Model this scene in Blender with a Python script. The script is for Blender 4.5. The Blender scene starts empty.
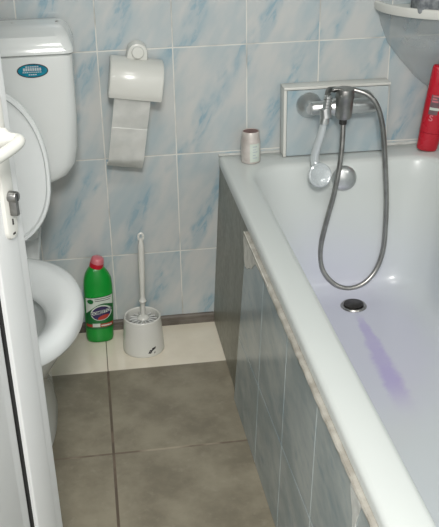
import bpy, bmesh, math, random
from mathutils import Vector, Matrix
random.seed(4)
SC = bpy.context.scene
COL = SC.collection
PI = math.pi

# ------------------------------------------------------------------ camera
CAM = dict(x=-0.0213, y=-2.4648, z=1.4337, yaw=0.1360, pitch=0.4633, roll=-0.0174, f=929.2)
cd = bpy.data.cameras.new('camera'); cam = bpy.data.objects.new('camera', cd); COL.objects.link(cam)
cd.sensor_fit = 'HORIZONTAL'; cd.sensor_width = 36.0; cd.lens = CAM['f'] / 439.0 * 36.0; cd.clip_start = 0.02
cy, sy = math.cos(CAM['yaw']), math.sin(CAM['yaw']); cp, sp = math.cos(CAM['pitch']), math.sin(CAM['pitch'])
fw = Vector((sy*cp, cy*cp, -sp)); rt = Vector((cy, -sy, 0)); up = rt.cross(fw)
c_, s_ = math.cos(CAM['roll']), math.sin(CAM['roll'])
r2 = rt*c_ + up*s_; u2 = up*c_ - rt*s_
m = Matrix((r2, u2, -fw)).transposed().to_4x4(); m.translation = Vector((CAM['x'], CAM['y'], CAM['z']))
cam.matrix_world = m
SC.camera = cam

# ------------------------------------------------------------------ world, lights, exposure
w = bpy.data.worlds.new('hallway_light'); SC.world = w; w.use_nodes = True
w.node_tree.nodes['Background'].inputs[0].default_value = (1.0, 0.985, 0.96, 1)
w.node_tree.nodes['Background'].inputs[1].default_value = 1.25
def area(name, loc, size, power, color, rot=(0, 0, 0)):
    ld = bpy.data.lights.new(name, 'AREA'); ld.shape = 'DISK'; ld.size = size; ld.energy = power; ld.color = color
    o = bpy.data.objects.new(name, ld); o.location = loc; o.rotation_euler = rot; COL.objects.link(o); return o
area('ceiling_lamp_light', (0.12, -1.55, 2.33), 0.5, 9.5, (1.0, 0.975, 0.93))
area('front_fill_light', (0.0, -2.95, 2.28), 0.45, 48.0, (1.0, 0.975, 0.94), (math.radians(35), 0, 0))  # added fill from behind the camera, brightens upright faces; no fitting behind it
vs = SC.view_settings
vs.view_transform = 'Standard'; vs.look = 'None'; vs.gamma = 1.0; vs.use_curve_mapping = False; vs.exposure = -0.03

# ------------------------------------------------------------------ node helpers
def srgb(r, g, b):
    f = lambda c: (c/255/12.92) if c/255 <= 0.04045 else ((c/255+0.055)/1.055)**2.4
    return (f(r), f(g), f(b), 1)
class NT:
    def __init__(s, name):
        s.m = bpy.data.materials.new(name); s.m.use_nodes = True; s.t = s.m.node_tree
        s.b = s.t.nodes['Principled BSDF']
    def n(s, typ, **k):
        n = s.t.nodes.new(typ)
        for a, v in k.items(): setattr(n, a, v)
        return n
    def put(s, sock, v):
        if isinstance(v, bpy.types.NodeSocket): s.t.links.new(v, sock)
        else: sock.default_value = v
    def math(s, op, a, b=0.0, c=0.0, clamp=False):
        n = s.n('ShaderNodeMath', operation=op, use_clamp=clamp)
        for i, v in enumerate((a, b, c)): s.put(n.inputs[i], v)
        return n.outputs[0]
    def mapr(s, v, a, b, c=0.0, d=1.0, smooth=True):
        n = s.n('ShaderNodeMapRange', interpolation_type='SMOOTHSTEP' if smooth else 'LINEAR')
        s.put(n.inputs[0], v)
        for i, q in enumerate((a, b, c, d)): s.put(n.inputs[i+1], q)
        return n.outputs[0]
    def mix(s, f, a, b):
        n = s.n('ShaderNodeMix', data_type='RGBA'); s.put(n.inputs[0], f); s.put(n.inputs[6], a); s.put(n.inputs[7], b)
        return n.outputs[2]
    def comb(s, x, y, z=0.0):
        n = s.n('ShaderNodeCombineXYZ')
        for i, v in enumerate((x, y, z)): s.put(n.inputs[i], v)
        return n.outputs[0]
    def obj(s):
        tc = s.n('ShaderNodeTexCoord'); sx = s.n('ShaderNodeSeparateXYZ'); s.t.links.new(tc.outputs['Object'], sx.inputs[0])
        return tc.outputs['Object'], sx.outputs[0], sx.outputs[1], sx.outputs[2]
    def noise(s, vec, scale, detail=3.0, rough=0.5, dist=0.0):
        n = s.n('ShaderNodeTexNoise'); s.put(n.inputs['Vector'], vec); n.inputs['Scale'].default_value = scale
        n.inputs['Detail'].default_value = detail; n.inputs['Roughness'].default_value = rough; n.inputs['Distortion'].default_value = dist
        return n.outputs[0]
    def bump(s, h, strength=0.2, dist=0.001):
        n = s.n('ShaderNodeBump'); n.inputs['Strength'].default_value = strength; n.inputs['Distance'].default_value = dist
        s.put(n.inputs['Height'], h); s.t.links.new(n.outputs[0], s.b.inputs['Normal'])
    def set(s, **k):
        names = dict(color='Base Color', rough='Roughness', metal='Metallic', coat='Coat Weight', spec='Specular IOR Level',
                     trans='Transmission Weight', alpha='Alpha', sss='Subsurface Weight', coatr='Coat Roughness')
        for a, v in k.items(): s.put(s.b.inputs[names[a]], v)
        return s.m

def mottled(name, col, col2, scale=12, rough=0.35, metal=0.0, coat=0.0, bumpy=0.0, **k):
    q = NT(name); o, x, y, z = q.obj()
    f = q.noise(o, scale, 4)
    q.set(color=q.mix(q.mapr(f, 0.3, 0.7), col, col2), rough=q.mapr(f, 0.2, 0.8, rough*0.85, rough*1.15), metal=metal, coat=coat, **k)
    if bumpy: q.bump(q.noise(o, scale*8, 2), bumpy)
    return q.m

def tile_grid(q, U, V, u0, du, v0, dv, g):
    u = q.math('DIVIDE', q.math('SUBTRACT', U, u0), du); v = q.math('DIVIDE', q.math('SUBTRACT', V, v0), dv)
    fu, fv = q.math('FRACT', u), q.math('FRACT', v); iu, iv = q.math('FLOOR', u), q.math('FLOOR', v)
    eu = q.math('MULTIPLY', q.math('MINIMUM', fu, q.math('SUBTRACT', 1.0, fu)), du)
    ev = q.math('MULTIPLY', q.math('MINIMUM', fv, q.math('SUBTRACT', 1.0, fv)), dv)
    e = q.math('MINIMUM', eu, ev)
    tile = q.mapr(e, g*0.6, g*1.25)
    return fu, fv, iu, iv, e, tile

def wall_tiles(name, axis, u0, base=(190, 192, 190), blue=(138, 164, 176), grout=(212, 212, 206), v0=0.2438, dv=0.30, du=0.20, rough=0.26, dark=1.0):
    q = NT(name); o, x, y, z = q.obj(); U = x if axis == 'x' else y
    fu, fv, iu, iv, e, tile = tile_grid(q, U, z, u0, du, v0, dv, 0.0019)
    wn = q.n('ShaderNodeTexWhiteNoise', noise_dimensions='2D'); q.put(wn.inputs['Vector'], q.comb(iu, iv)); rnd = wn.outputs[0]
    a = q.math('MULTIPLY', fu, du); b = q.math('MULTIPLY', fv, dv)
    # the streaks run up to the right at about sixty degrees
    s = q.math('ADD', q.math('MULTIPLY', a, 0.47), q.math('MULTIPLY', b, 0.88))
    t = q.math('SUBTRACT', q.math('MULTIPLY', a, 0.88), q.math('MULTIPLY', b, 0.47))
    rz = q.math('MULTIPLY', rnd, 3.0)
    wob = q.noise(q.comb(q.math('MULTIPLY', s, 5.0), q.math('MULTIPLY', t, 7.0), rz), 1.6, 3)
    tw = q.math('ADD', t, q.math('MULTIPLY', q.math('SUBTRACT', wob, 0.5), 0.075))
    ph = q.math('ADD', q.math('MULTIPLY', tw, 2*PI/0.155), q.math('MULTIPLY', rnd, 1.1))
    band = q.mapr(q.math('SINE', ph), 0.15, 1.0)
    fine = q.mapr(q.noise(q.comb(q.math('MULTIPLY', s, 9.0), q.math('MULTIPLY', t, 30.0), rz), 1.9, 5, 0.62, 0.6), 0.42, 0.68)
    patch = q.mapr(q.noise(q.comb(q.math('MULTIPLY', s, 7.0), q.math('MULTIPLY', t, 12.0), q.math('ADD', rz, 7.0)), 1.5, 2), 0.36, 0.58)
    f = q.math('MULTIPLY', q.math('MULTIPLY', band, patch), q.math('ADD', 0.42, q.math('MULTIPLY', fine, 0.75)), clamp=True)
    cloud = q.mapr(q.noise(q.comb(q.math('MULTIPLY', s, 3.0), q.math('MULTIPLY', t, 7.0), rz), 2.2, 3), 0.3, 0.75)
    b2 = tuple(c*0.93+x_*0.07 for c, x_ in zip(base, blue)); b3 = tuple(c*0.52+x_*0.48 for c, x_ in zip(base, blue))
    col = q.mix(cloud, srgb(*base), srgb(*b3)); col = q.mix(f, col, srgb(*blue))
    gcol = q.mix(q.mapr(q.noise(o, 9, 4), 0.45, 0.7), srgb(*grout), srgb(*[c*0.80 for c in grout]))
    q.set(color=q.mix(tile, gcol, col), rough=q.mapr(tile, 0, 1, 0.8, rough))
    q.bump(tile, 0.5, 0.0012)
    return q.m

M = {}
M['wall'] = wall_tiles('marbled_wall_tile', 'x', 0.0)
M['wall_side'] = wall_tiles('marbled_side_wall_tile', 'y', -0.005)
def panel_mat():
    q = NT('cloudy_bath_tile'); o, x, y, z = q.obj()
    v = q.comb(q.math('MULTIPLY', q.math('ADD', y, q.math('MULTIPLY', z, -0.4)), 0.45), q.math('MULTIPLY', z, 0.8), x)
    f = q.mapr(q.noise(v, 11, 4, 0.55), 0.36, 0.66); g = q.mapr(q.noise(v, 26, 3, 0.6), 0.52, 0.75, 0, 0.5)
    col = q.mix(f, srgb(146, 160, 164), srgb(176, 185, 186)); col = q.mix(g, col, srgb(120, 144, 156))
    q.set(color=col, rough=0.2); return q.m
M['panel_tile'] = panel_mat()
M['plaster'] = mottled('white_plaster', srgb(190, 192, 188), srgb(172, 174, 170), 18, 0.8, bumpy=0.2)
M['ceiling'] = mottled('ceiling_paint', srgb(205, 206, 202), srgb(196, 197, 193), 5, 0.9)
M['ceramic'] = mottled('white_ceramic', srgb(218, 221, 219), srgb(213, 217, 216), 4, 0.13, coat=0.3)
M['seat'] = mottled('white_seat_plastic', srgb(232, 235, 234), srgb(227, 231, 231), 4, 0.2, coat=0.1)
M['white_plastic'] = mottled('white_glossy_plastic', srgb(214, 214, 208), srgb(208, 209, 203), 6, 0.22)
M['door'] = mottled('white_door_plastic', srgb(217, 219, 219), srgb(210, 213, 213), 3, 0.35)
M['gasket'] = mottled('black_rubber', srgb(22, 22, 22), srgb(32, 32, 32), 20, 0.6)
M['chrome'] = mottled('worn_chrome', srgb(222, 223, 222), srgb(200, 202, 202), 25, 0.33, metal=1.0)
M['chrome_dull'] = mottled('dull_chrome', srgb(172, 171, 168), srgb(146, 145, 142), 30, 0.33, metal=1.0)
M['dark_metal'] = mottled('dark_metal', srgb(88, 86, 84), srgb(62, 60, 60), 30, 0.35, metal=0.8)
M['lock'] = mottled('nickel_lock', srgb(150, 150, 148), srgb(120, 120, 118), 40, 0.35, metal=0.9)
M['red'] = mottled('red_plastic', srgb(188, 26, 44), srgb(172, 20, 38), 8, 0.28)
M['red_dark'] = mottled('dark_red_plastic', srgb(150, 14, 30), srgb(138, 12, 26), 8, 0.3)
M['cap_pink'] = mottled('pinkish_cap_plastic', srgb(206, 120, 128), srgb(196, 106, 114), 30, 0.35)
M['green'] = mottled('green_plastic', srgb(14, 152, 52), srgb(10, 138, 46), 10, 0.3)
M['label_green'] = mottled('label_dark_green', srgb(24, 104, 50), srgb(20, 92, 46), 20, 0.35)
M['label_white'] = mottled('label_white', srgb(206, 214, 204), srgb(192, 202, 192), 30, 0.4)
M['label_navy'] = mottled('label_navy', srgb(52, 42, 88), srgb(44, 36, 76), 30, 0.4)
M['label_red'] = mottled('label_red', srgb(172, 62, 50), srgb(160, 50, 42), 30, 0.4)
M['label_grey'] = mottled('label_grey', srgb(120, 92, 96), srgb(100, 80, 84), 60, 0.4)
M['teal'] = mottled('teal_sticker', srgb(20, 130, 150), srgb(12, 104, 130), 60, 0.25)
M['silver_print'] = mottled('silver_print', srgb(188, 196, 198), srgb(170, 180, 184), 60, 0.3)
M['black'] = mottled('black_print', srgb(30, 30, 34), srgb(44, 44, 48), 60, 0.4)
M['tissue'] = mottled('tissue_paper', srgb(240, 240, 236), srgb(230, 231, 227), 30, 0.95)
M['baseboard'] = mottled('dark_grimy_strip', srgb(84, 78, 70), srgb(112, 106, 98), 14, 0.5)
M['caulk'] = mottled('aged_sealant', srgb(180, 177, 168), srgb(152, 147, 137), 35, 0.6, bumpy=0.5)
M['patch'] = mottled('pale_patch_plaster', srgb(232, 230, 222), srgb(206, 204, 196), 40, 0.8, bumpy=0.4)
M['foam'] = mottled('ragged_white_sealant', srgb(206, 208, 204), srgb(186, 188, 184), 40, 0.7, bumpy=0.5)
M['can_metal'] = mottled('pale_champagne_metal', srgb(206, 200, 194), srgb(180, 172, 166), 30, 0.35, metal=0.15)
M['can_top'] = mottled('reddish_brown_top', srgb(122, 88, 82), srgb(104, 74, 70), 40, 0.45)
M['sponge'] = mottled('grey_sponge', srgb(140, 144, 146), srgb(96, 101, 106), 60, 0.9, bumpy=0.6)
M['bristle'] = mottled('white_bristle', srgb(214, 216, 214), srgb(196, 198, 196), 60, 0.6)

def grey_sheet():
    q = NT('grey_steel_sheet'); o, x, y, z = q.obj()
    f = q.noise(q.comb(q.math('MULTIPLY', y, 3), z, x), 5, 4)
    g = q.noise(o, 55, 3)
    col = q.mix(q.mapr(f, 0.3, 0.7), srgb(138, 138, 126), srgb(120, 120, 108))
    q.set(color=col, rough=q.mapr(g, 0.3, 0.7, 0.32, 0.42), metal=0.2)
    return q.m
M['sheet'] = grey_sheet()

def clear_grey():
    q = NT('translucent_smoky_plastic'); o, x, y, z = q.obj()
    f = q.noise(o, 9, 3)
    q.set(color=q.mix(f, srgb(202, 208, 208), srgb(186, 194, 196)), rough=0.3, alpha=0.36)
    return q.m
M['clear'] = clear_grey()
def handset_mat():
    q = NT('pale_translucent_plastic'); o, x, y, z = q.obj()
    q.set(color=q.mix(q.noise(o, 30, 2), srgb(212, 218, 220), srgb(198, 204, 206)), rough=0.15, coat=0.4, metal=0.25)
    return q.m
M['handset'] = handset_mat()

def tub_mat():
    q = NT('white_bath_enamel'); o, x, y, z = q.obj()
    x = q.math('ADD', x, 0.66); y = q.math('ADD', y, -0.87)
    base = q.mix(q.noise(o, 3, 2), srgb(206, 211, 208), srgb(201, 206, 204))
    low = q.mapr(z, 0.44, 0.19)                       # dye left by the bath water: only on the lower walls and the bottom
    n1 = q.noise(o, 6, 4, 0.6); n2 = q.noise(o, 30, 4, 0.65)
    # broad faint lilac film around and below the outlet
    bx_ = q.math('DIVIDE', q.math('SUBTRACT', x, 0.64), 0.24); by_ = q.math('DIVIDE', q.math('SUBTRACT', y, -0.42), 0.42)
    d = q.math('SQRT', q.math('ADD', q.math('MULTIPLY', bx_, bx_), q.math('MULTIPLY', by_, by_)))
    film = q.math('MULTIPLY', q.mapr(q.math('ADD', d, q.math('MULTIPLY', q.math('SUBTRACT', n1, 0.5), 0.5)), 1.1, 0.45), low)
    lil = q.mix(q.math('MULTIPLY', low, 0.45), base, srgb(198, 205, 216))
    lil = q.mix(q.math('MULTIPLY', film, 0.5), lil, srgb(195, 193, 217))
    # a stronger violet streak running from the outlet down the bath
    ax, ay, bx2, by2 = 0.660, -0.300, 0.650, -0.76
    L = math.hypot(bx2-ax, by2-ay); dx, dy = (bx2-ax)/L, (by2-ay)/L
    rx = q.math('SUBTRACT', x, ax); ry = q.math('SUBTRACT', y, ay)
    al = q.math('ADD', q.math('MULTIPLY', rx, dx), q.math('MULTIPLY', ry, dy))
    ac = q.math('ADD', q.math('MULTIPLY', rx, -dy), q.math('MULTIPLY', ry, dx))
    ac = q.math('ADD', ac, q.math('MULTIPLY', q.math('SUBTRACT', n2, 0.5), 0.03))
    wdt = q.mapr(al, 0.0, 0.25, 0.012, 0.030)
    st = q.mapr(q.math('DIVIDE', q.math('ABSOLUTE', ac), wdt), 1.15, 0.35)
    st = q.math('MULTIPLY', st, q.math('MULTIPLY', q.mapr(al, -0.02, 0.07), q.mapr(al, L+0.02, L*0.68)))
    st = q.math('MULTIPLY', st, q.mapr(z, 0.3, 0.22))
    col = q.mix(q.math('MULTIPLY', st, q.mapr(n1, 0.2, 0.6, 0.35, 0.75)), lil, srgb(168, 156, 206))
    q.set(color=col, rough=0.28, coat=0.15)
    return q.m
M['tub'] = tub_mat()

def floor_mat():
    q = NT('floor_tiles'); o, x, y, z = q.obj()
    n = q.noise(o, 7, 6, 0.62); n2 = q.noise(o, 38, 4, 0.6)
    YB = -0.2385; G2 = -0.611
    # the boundary is very slightly out of square with the wall
    dark = q.mapr(y, YB+0.0006, YB-0.0006)
    dcol = q.mix(q.mapr(n, 0.32, 0.68), srgb(119, 112, 96), srgb(147, 140, 122))
    dcol = q.mix(q.mapr(n2, 0.55, 0.75, 0, 0.35), dcol, srgb(160, 154, 138))
    lcol = q.mix(q.mapr(n, 0.3, 0.7), srgb(232, 225, 208), srgb(223, 215, 197))
    col = q.mix(dark, lcol, dcol)
    dx1 = q.math('ABSOLUTE', q.math('ADD', x, 0.038))
    gl = q.math('MULTIPLY', q.mapr(dx1, 0.0032, 0.0016), 1.0)
    glight = q.math('MULTIPLY', q.mapr(dx1, 0.0017, 0.0008), q.math('SUBTRACT', 1.0, dark))
    gdark = q.math('MULTIPLY', q.mapr(dx1, 0.0040, 0.0026), dark)
    g2 = q.math('MULTIPLY', q.mapr(q.math('ABSOLUTE', q.math('SUBTRACT', y, G2)), 0.0042, 0.0026), dark)
    g3 = q.math('MULTIPLY', q.mapr(q.math('ABSOLUTE', q.math('SUBTRACT', y, G2-0.3725)), 0.0042, 0.0026), dark)
    g4 = q.math('MULTIPLY', q.mapr(q.math('ABSOLUTE', q.math('SUBTRACT', y, G2-0.745)), 0.0042, 0.0026), dark)
    gb = q.mapr(q.math('ABSOLUTE', q.math('SUBTRACT', y, YB)), 0.0022, 0.0012)
    col = q.mix(glight, col, srgb(120, 110, 98))
    col = q.mix(gb, col, srgb(140, 132, 116))
    g23 = q.math('MAXIMUM', q.math('MAXIMUM', g2, g3), g4)
    col = q.mix(g23, col, q.mix(q.mapr(q.noise(o, 11, 2), 0.4, 0.6), srgb(160, 150, 132), srgb(112, 100, 86)))
    col = q.mix(gdark, col, q.mix(q.mapr(q.noise(o, 14, 2), 0.4, 0.6), srgb(112, 98, 84), srgb(92, 80, 68)))
    allg = q.math('MAXIMUM', q.math('MAXIMUM', g23, gdark), glight)
    q.set(color=col, rough=q.mix(dark, (0.12,)*3+(1,), (0.42,)*3+(1,)))
    q.bump(q.math('SUBTRACT', 1.0, allg), 0.4, 0.001)
    return q.m
M['floor'] = floor_mat()
def lamp_mat():
    q = NT('lamp_glass'); q.set(color=srgb(240, 240, 235), rough=0.4)
    q.b.inputs['Emission Color'].default_value = (1, 0.985, 0.95, 1); q.b.inputs['Emission Strength'].default_value = 2.0
    return q.m
M['lamp'] = lamp_mat()

# ------------------------------------------------------------------ mesh helpers
def obj(name, bm, mat, parent=None, smooth=True, angle=40):
    me = bpy.data.meshes.new(name)
    bmesh.ops.recalc_face_normals(bm, faces=bm.faces[:])
    if smooth:
        for f in bm.faces: f.smooth = True
        ca = math.cos(math.radians(angle))
        for e in bm.edges:
            if len(e.link_faces) == 2 and e.link_faces[0].normal.dot(e.link_faces[1].normal) < ca: e.smooth = False
    bm.to_mesh(me); bm.free()
    me.materials.append(mat if not isinstance(mat, str) else M[mat])
    o = bpy.data.objects.new(name, me); COL.objects.link(o)
    if parent: o.parent = parent
    return o
def tag(o, label, cat, group=None, kind=None):
    o['label'] = label; o['category'] = cat
    if group: o['group'] = group
    return o
def thing(name, label, cat, loc=(0, 0, 0), rot=(0, 0, 0), group=None):
    o = bpy.data.objects.new(name, None); COL.objects.link(o); o.location = loc; o.rotation_euler = rot
    o.empty_display_size = 0.05
    return tag(o, label, cat, group)
def struct(name, bm, mat, smooth=False):
    o = obj(name, bm, mat, None, smooth); o['kind'] = 'structure'; return o
def box(bm, x0, x1, y0, y1, z0, z1, bev=0.0, seg=2, mat=None):
    t = bmesh.new()
    bmesh.ops.create_cube(t, size=1)
    for v in t.verts: v.co = Vector((x0+(v.co.x+.5)*(x1-x0), y0+(v.co.y+.5)*(y1-y0), z0+(v.co.z+.5)*(z1-z0)))
    if bev: bmesh.ops.bevel(t, geom=t.edges[:]+t.verts[:], offset=bev, segments=seg, profile=0.5, affect='EDGES')
    join(bm, t, mat); return bm
def join(bm, t, mat=None):
    if mat is not None: bmesh.ops.transform(t, matrix=mat, verts=t.verts[:])
    mp = {v: bm.verts.new(v.co) for v in t.verts}
    for f in t.faces:
        try: bm.faces.new([mp[v] for v in f.verts])
        except ValueError: pass
    t.free()
def loft(bm, rings, cap0=True, cap1=True, closed=True):
    R = [[bm.verts.new(p) for p in r] for r in rings]; n = len(R[0])
    for a, b in zip(R, R[1:]):
        for i in range(n if closed else n-1):
            j = (i+1) % n; bm.faces.new((a[i], a[j], b[j], b[i]))
    if cap0: bm.faces.new(R[0][::-1])
    if cap1: bm.faces.new(R[-1])
    return R
def lathe(bm, prof, n=32, mat=None):
    t = bmesh.new()
    rings = [[(r*math.cos(2*PI*i/n), r*math.sin(2*PI*i/n), z) for i in range(n)] for r, z in prof]
    loft(t, rings); join(bm, t, mat); return bm
def rrect(cx, cy, hx, hy, r, z, n=8):
    P = []
    for (sx, sy, a0) in ((1, 1, 0), (-1, 1, 90), (-1, -1, 180), (1, -1, 270)):
        for k in range(n+1):
            a = math.radians(a0+90*k/n); P.append((cx+sx*(hx-r)+r*math.cos(a), cy+sy*(hy-r)+r*math.sin(a), z))
    return P
def sell(cx, cy, a, b, z, e=2.0, n=48, bf=None):
    P = []
    for i in range(n):
        t = 2*PI*i/n; c, s = math.cos(t), math.sin(t)
        bb = b if (s > 0 or bf is None) else bf
        P.append((cx+a*math.copysign(abs(c)**(2/e), c), cy+bb*math.copysign(abs(s)**(2/e), s), z))
    return P
def spline(pts, sub=10):
    P = [Vector(p) for p in pts]; P = [P[0]*2-P[1]]+P+[P[-1]*2-P[-2]]; out = []
    for i in range(1, len(P)-2):
        for k in range(sub):
            t = k/sub; a, b, c, d = P[i-1:i+3]
            out.append(0.5*((2*b)+(-a+c)*t+(2*a-5*b+4*c-d)*t*t+(-a+3*b-3*c+d)*t**3))
    out.append(P[-2]); return out
def tube(bm, pts, rad, n=12):
    """sweep a circle along pts; rad is a number or a function of (index, fraction)"""
    pts = [Vector(p) for p in pts]; N = len(pts); rings = []; ref = None
    for i, p in enumerate(pts):
        tg = (pts[min(i+1, N-1)]-pts[max(i-1, 0)]).normalized()
        if ref is None: ref = tg.orthogonal().normalized()
        ref = (ref-tg*ref.dot(tg)).normalized(); b = tg.cross(ref)
        r = rad(i, i/(N-1)) if callable(rad) else rad
        rings.append([tuple(p+ref*(r*math.cos(2*PI*k/n))+b*(r*math.sin(2*PI*k/n))) for k in range(n)])
    loft(bm, rings); return bm
def axis_mat(origin, zdir):
    z = Vector(zdir).normalized(); return Matrix.Translation(Vector(origin)) @ z.to_track_quat('Z', 'Y').to_matrix().to_4x4()
def text_mesh(body, size, bold=0.0):
    cu = bpy.data.curves.new('t', 'FONT'); cu.body = body; cu.size = size; cu.align_x = 'CENTER'; cu.align_y = 'CENTER'; cu.offset = bold; cu.resolution_u = 3
    o = bpy.data.objects.new('t', cu); COL.objects.link(o)
    dg = bpy.context.evaluated_depsgraph_get(); me = bpy.data.meshes.new_from_object(o.evaluated_get(dg))
    bm = bmesh.new(); bm.from_mesh(me); bpy.data.objects.remove(o); bpy.data.curves.remove(cu); bpy.data.meshes.remove(me)
    bmesh.ops.triangulate(bm, faces=bm.faces[:])
    bmesh.ops.subdivide_edges(bm, edges=[e for e in bm.edges if e.calc_length() > size*0.4], cuts=1)
    return bm
def map_bm(bm, fn):
    for v in bm.verts: v.co = Vector(fn(v.co.x, v.co.y, v.co.z))
    return bm

# ------------------------------------------------------------------ the room
XL, XR, YB_, YF, ZC = -0.66, 1.012, 0.0, -1.95, 2.45
TH = 0.08
struct('floor', box(bmesh.new(), XL-TH, XR+TH, -2.9, TH, -0.06, 0.0), 'floor')
struct('wall_back', box(bmesh.new(), XL-TH, XR+TH, 0.0, TH, 0.0, ZC), 'wall')
struct('wall_right', box(bmesh.new(), XR, XR+TH, YF-TH, 0.0, 0.0, ZC), 'wall_side')
struct('wall_left', box(bmesh.new(), XL-TH, XL, YF-TH, 0.0, 0.0, ZC), 'wall_side')
bm = bmesh.new(); box(bm, XL, -0.62, YF-TH, YF, 0, 2.05); box(bm, XL, XR, YF-TH, YF, 2.05, ZC)
struct('wall_front', bm, 'plaster')
struct('ceiling', box(bmesh.new(), XL-TH, XR+TH, YF-TH, TH, ZC, ZC+0.06), 'ceiling')
bm = bmesh.new()
for i in range(3):  # three overlapping worn strips with a lighter top lip
    pass
P = [(0, 0), (-0.013, 0), (-0.013, 0.012), (-0.010, 0.014), (-0.010, 0.024), (-0.006, 0.028), (0, 0.029)]
loft(bm, [[(x, y, z) for y, z in P] for x in (XL, -0.3, 0.0, 0.15, 0.295)])
struct('baseboard_back', bm, 'baseboard')

# ceiling lamp (above the frame, the light of the room)
cl = thing('ceiling_lamp', 'round white glass ceiling lamp on the bathroom ceiling', 'lamp', (0.12, -1.55, ZC))
obj('lamp_base', lathe(bmesh.new(), [(0.10, -0.02), (0.12, -0.018), (0.12, 0.0)]), 'white_plastic', cl)
obj('lamp_shade', lathe(bmesh.new(), [(0.02, -0.085), (0.07, -0.078), (0.11, -0.05), (0.118, -0.02), (0.10, -0.018)]), 'lamp', cl)

# ------------------------------------------------------------------ bathtub
TX0, TX1, TY1, RZ = 0.318, 1.008, -1.75, 0.532
tub = thing('bathtub', 'long white enamel bath with lilac dye stains on its bottom', 'bathtub', (0.66, -0.87, 0.0))
def T(p):
    k = max(0.0, min(1.0, (1.008-p[0])/0.69)); return (p[0]-0.66+0.012*max(0.0, -p[1]-0.3)*k, p[1]+0.87, p[2])
tcx, tcy, thx, thy = (TX0+TX1)/2, (TY1-0.002)/2, (TX1-TX0)/2, (-TY1-0.002)/2
def ring(x0, x1, y0, y1, r, z): return [T(p) for p in rrect((x0+x1)/2, (y0+y1)/2, (x1-x0)/2, (y1-y0)/2, r, z, 10)]
IX0, IX1, IY0, IY1 = 0.392, 0.936, -1.66, -0.103
def depth_ring(k, z, r):
    # k 0..1 from rim to bottom
    return ring(IX0+0.055*k, IX1-0.055*k, IY0+0.25*k, IY1-0.06*k, r, z)
rings = [ring(TX0+0.012, TX1-0.004, TY1+0.01, -0.004, 0.012, 0.507), ring(TX0, TX1, TY1, -0.0015, 0.008, 0.508),
         ring(TX0, TX1, TY1, -0.0015, 0.008, RZ-0.010), ring(TX0+0.003, TX1-0.002, TY1+0.003, -0.003, 0.008, RZ-0.003), ring(TX0+0.010, TX1-0.006, TY1+0.01, -0.008, 0.008, RZ),
         ring(IX0-0.012, IX1+0.012, IY0-0.012, IY1+0.012, 0.105, RZ), ring(IX0-0.003, IX1+0.003, IY0-0.003, IY1+0.003, 0.10, RZ-0.003),
         ring(IX0+0.004, IX1-0.004, IY0+0.006, IY1-0.004, 0.10, RZ-0.014)]
for k, z, r in ((0.15, 0.47, 0.105), (0.35, 0.40, 0.11), (0.6, 0.31, 0.115), (0.85, 0.23, 0.12), (1.0, 0.195, 0.12), (1.25, 0.168, 0.12), (1.7, 0.154, 0.12), (2.3, 0.150, 0.10)):
    rings.append(depth_ring(k, z, r))
bm = bmesh.new(); loft(bm, rings, cap0=False, cap1=True)
obj('tub_shell', bm, 'tub', tub, angle=60)
# drain: plate ring and dark stopper
bm = bmesh.new(); lathe(bm, [(0.021, 0.001), (0.030, 0.004), (0.034, 0.004), (0.037, 0.0)], 40, Matrix.Translation(T((0.661, -0.25, 0.151))))
dr = obj('drain_ring', bm, 'chrome_dull', tub)
bm = bmesh.new(); lathe(bm, [(0.022, 0.003), (0.0265, 0.004), (0.0275, 0.007), (0.025, 0.009), (0.001, 0.0105)], 40, Matrix.Translation(T((0.661, -0.25, 0.151))))
obj('drain_stopper', bm, 'dark_metal', tub)['label'] = 'dark metal plug in the outlet'
n = Vector((0, -1, 0.16)).normalized()
bm = bmesh.new(); lathe(bm, [(0.036, -0.004), (0.036, 0.008), (0.033, 0.013), (0.020, 0.018), (0.001, 0.020)], 40, axis_mat(T((0.655, -0.1065, 0.482)), n))
ov = obj('overflow_cover', bm, 'chrome', tub); ov['label'] = 'round chrome overflow cover'

# sealant and crumbled plaster along the tub's outer edge
bm = bmesh.new()
N = 80
rr = []
def EX(y): return TX0+0.012*max(0.0, -y-0.3)
def PT(y): return 0.317+0.012*(-y-0.45)      # face of the panel at its top edge
for i in range(N+1):
    y = -0.468-1.262*i/N; j = random.uniform(-0.001, 0.001)
    x1 = EX(y)+0.006; xf = PT(y)-0.006
    rr.append([(x1, y, 0.5068), (xf+0.002+j, y, 0.5064), (xf-0.0005+j, y, 0.503+j), (xf+0.0005, y, 0.4988+j), (x1, y, 0.4988)])
loft(bm, rr)
tag(obj('edge_sealant', bm, 'caulk', None), 'long dirty beige sealant bead under the bath rim above the tiles', 'sealant')

# grey sheet closing the end of the bath by the back wall
g = bmesh.new()
A = [(0.2945, -0.002, 0.003), (0.2995, -0.432, 0.003), (0.3235, -0.53, 0.5065), (0.3215, -0.002, 0.5065)]
loft(g, [[p for p in A], [(p[0]+0.006, p[1], p[2]) for p in A]])
tag(obj('bath_end_panel', g, 'sheet', None, smooth=False), 'plain dark grey sheet panel under the bath rim beside the back wall', 'panel')

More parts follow.
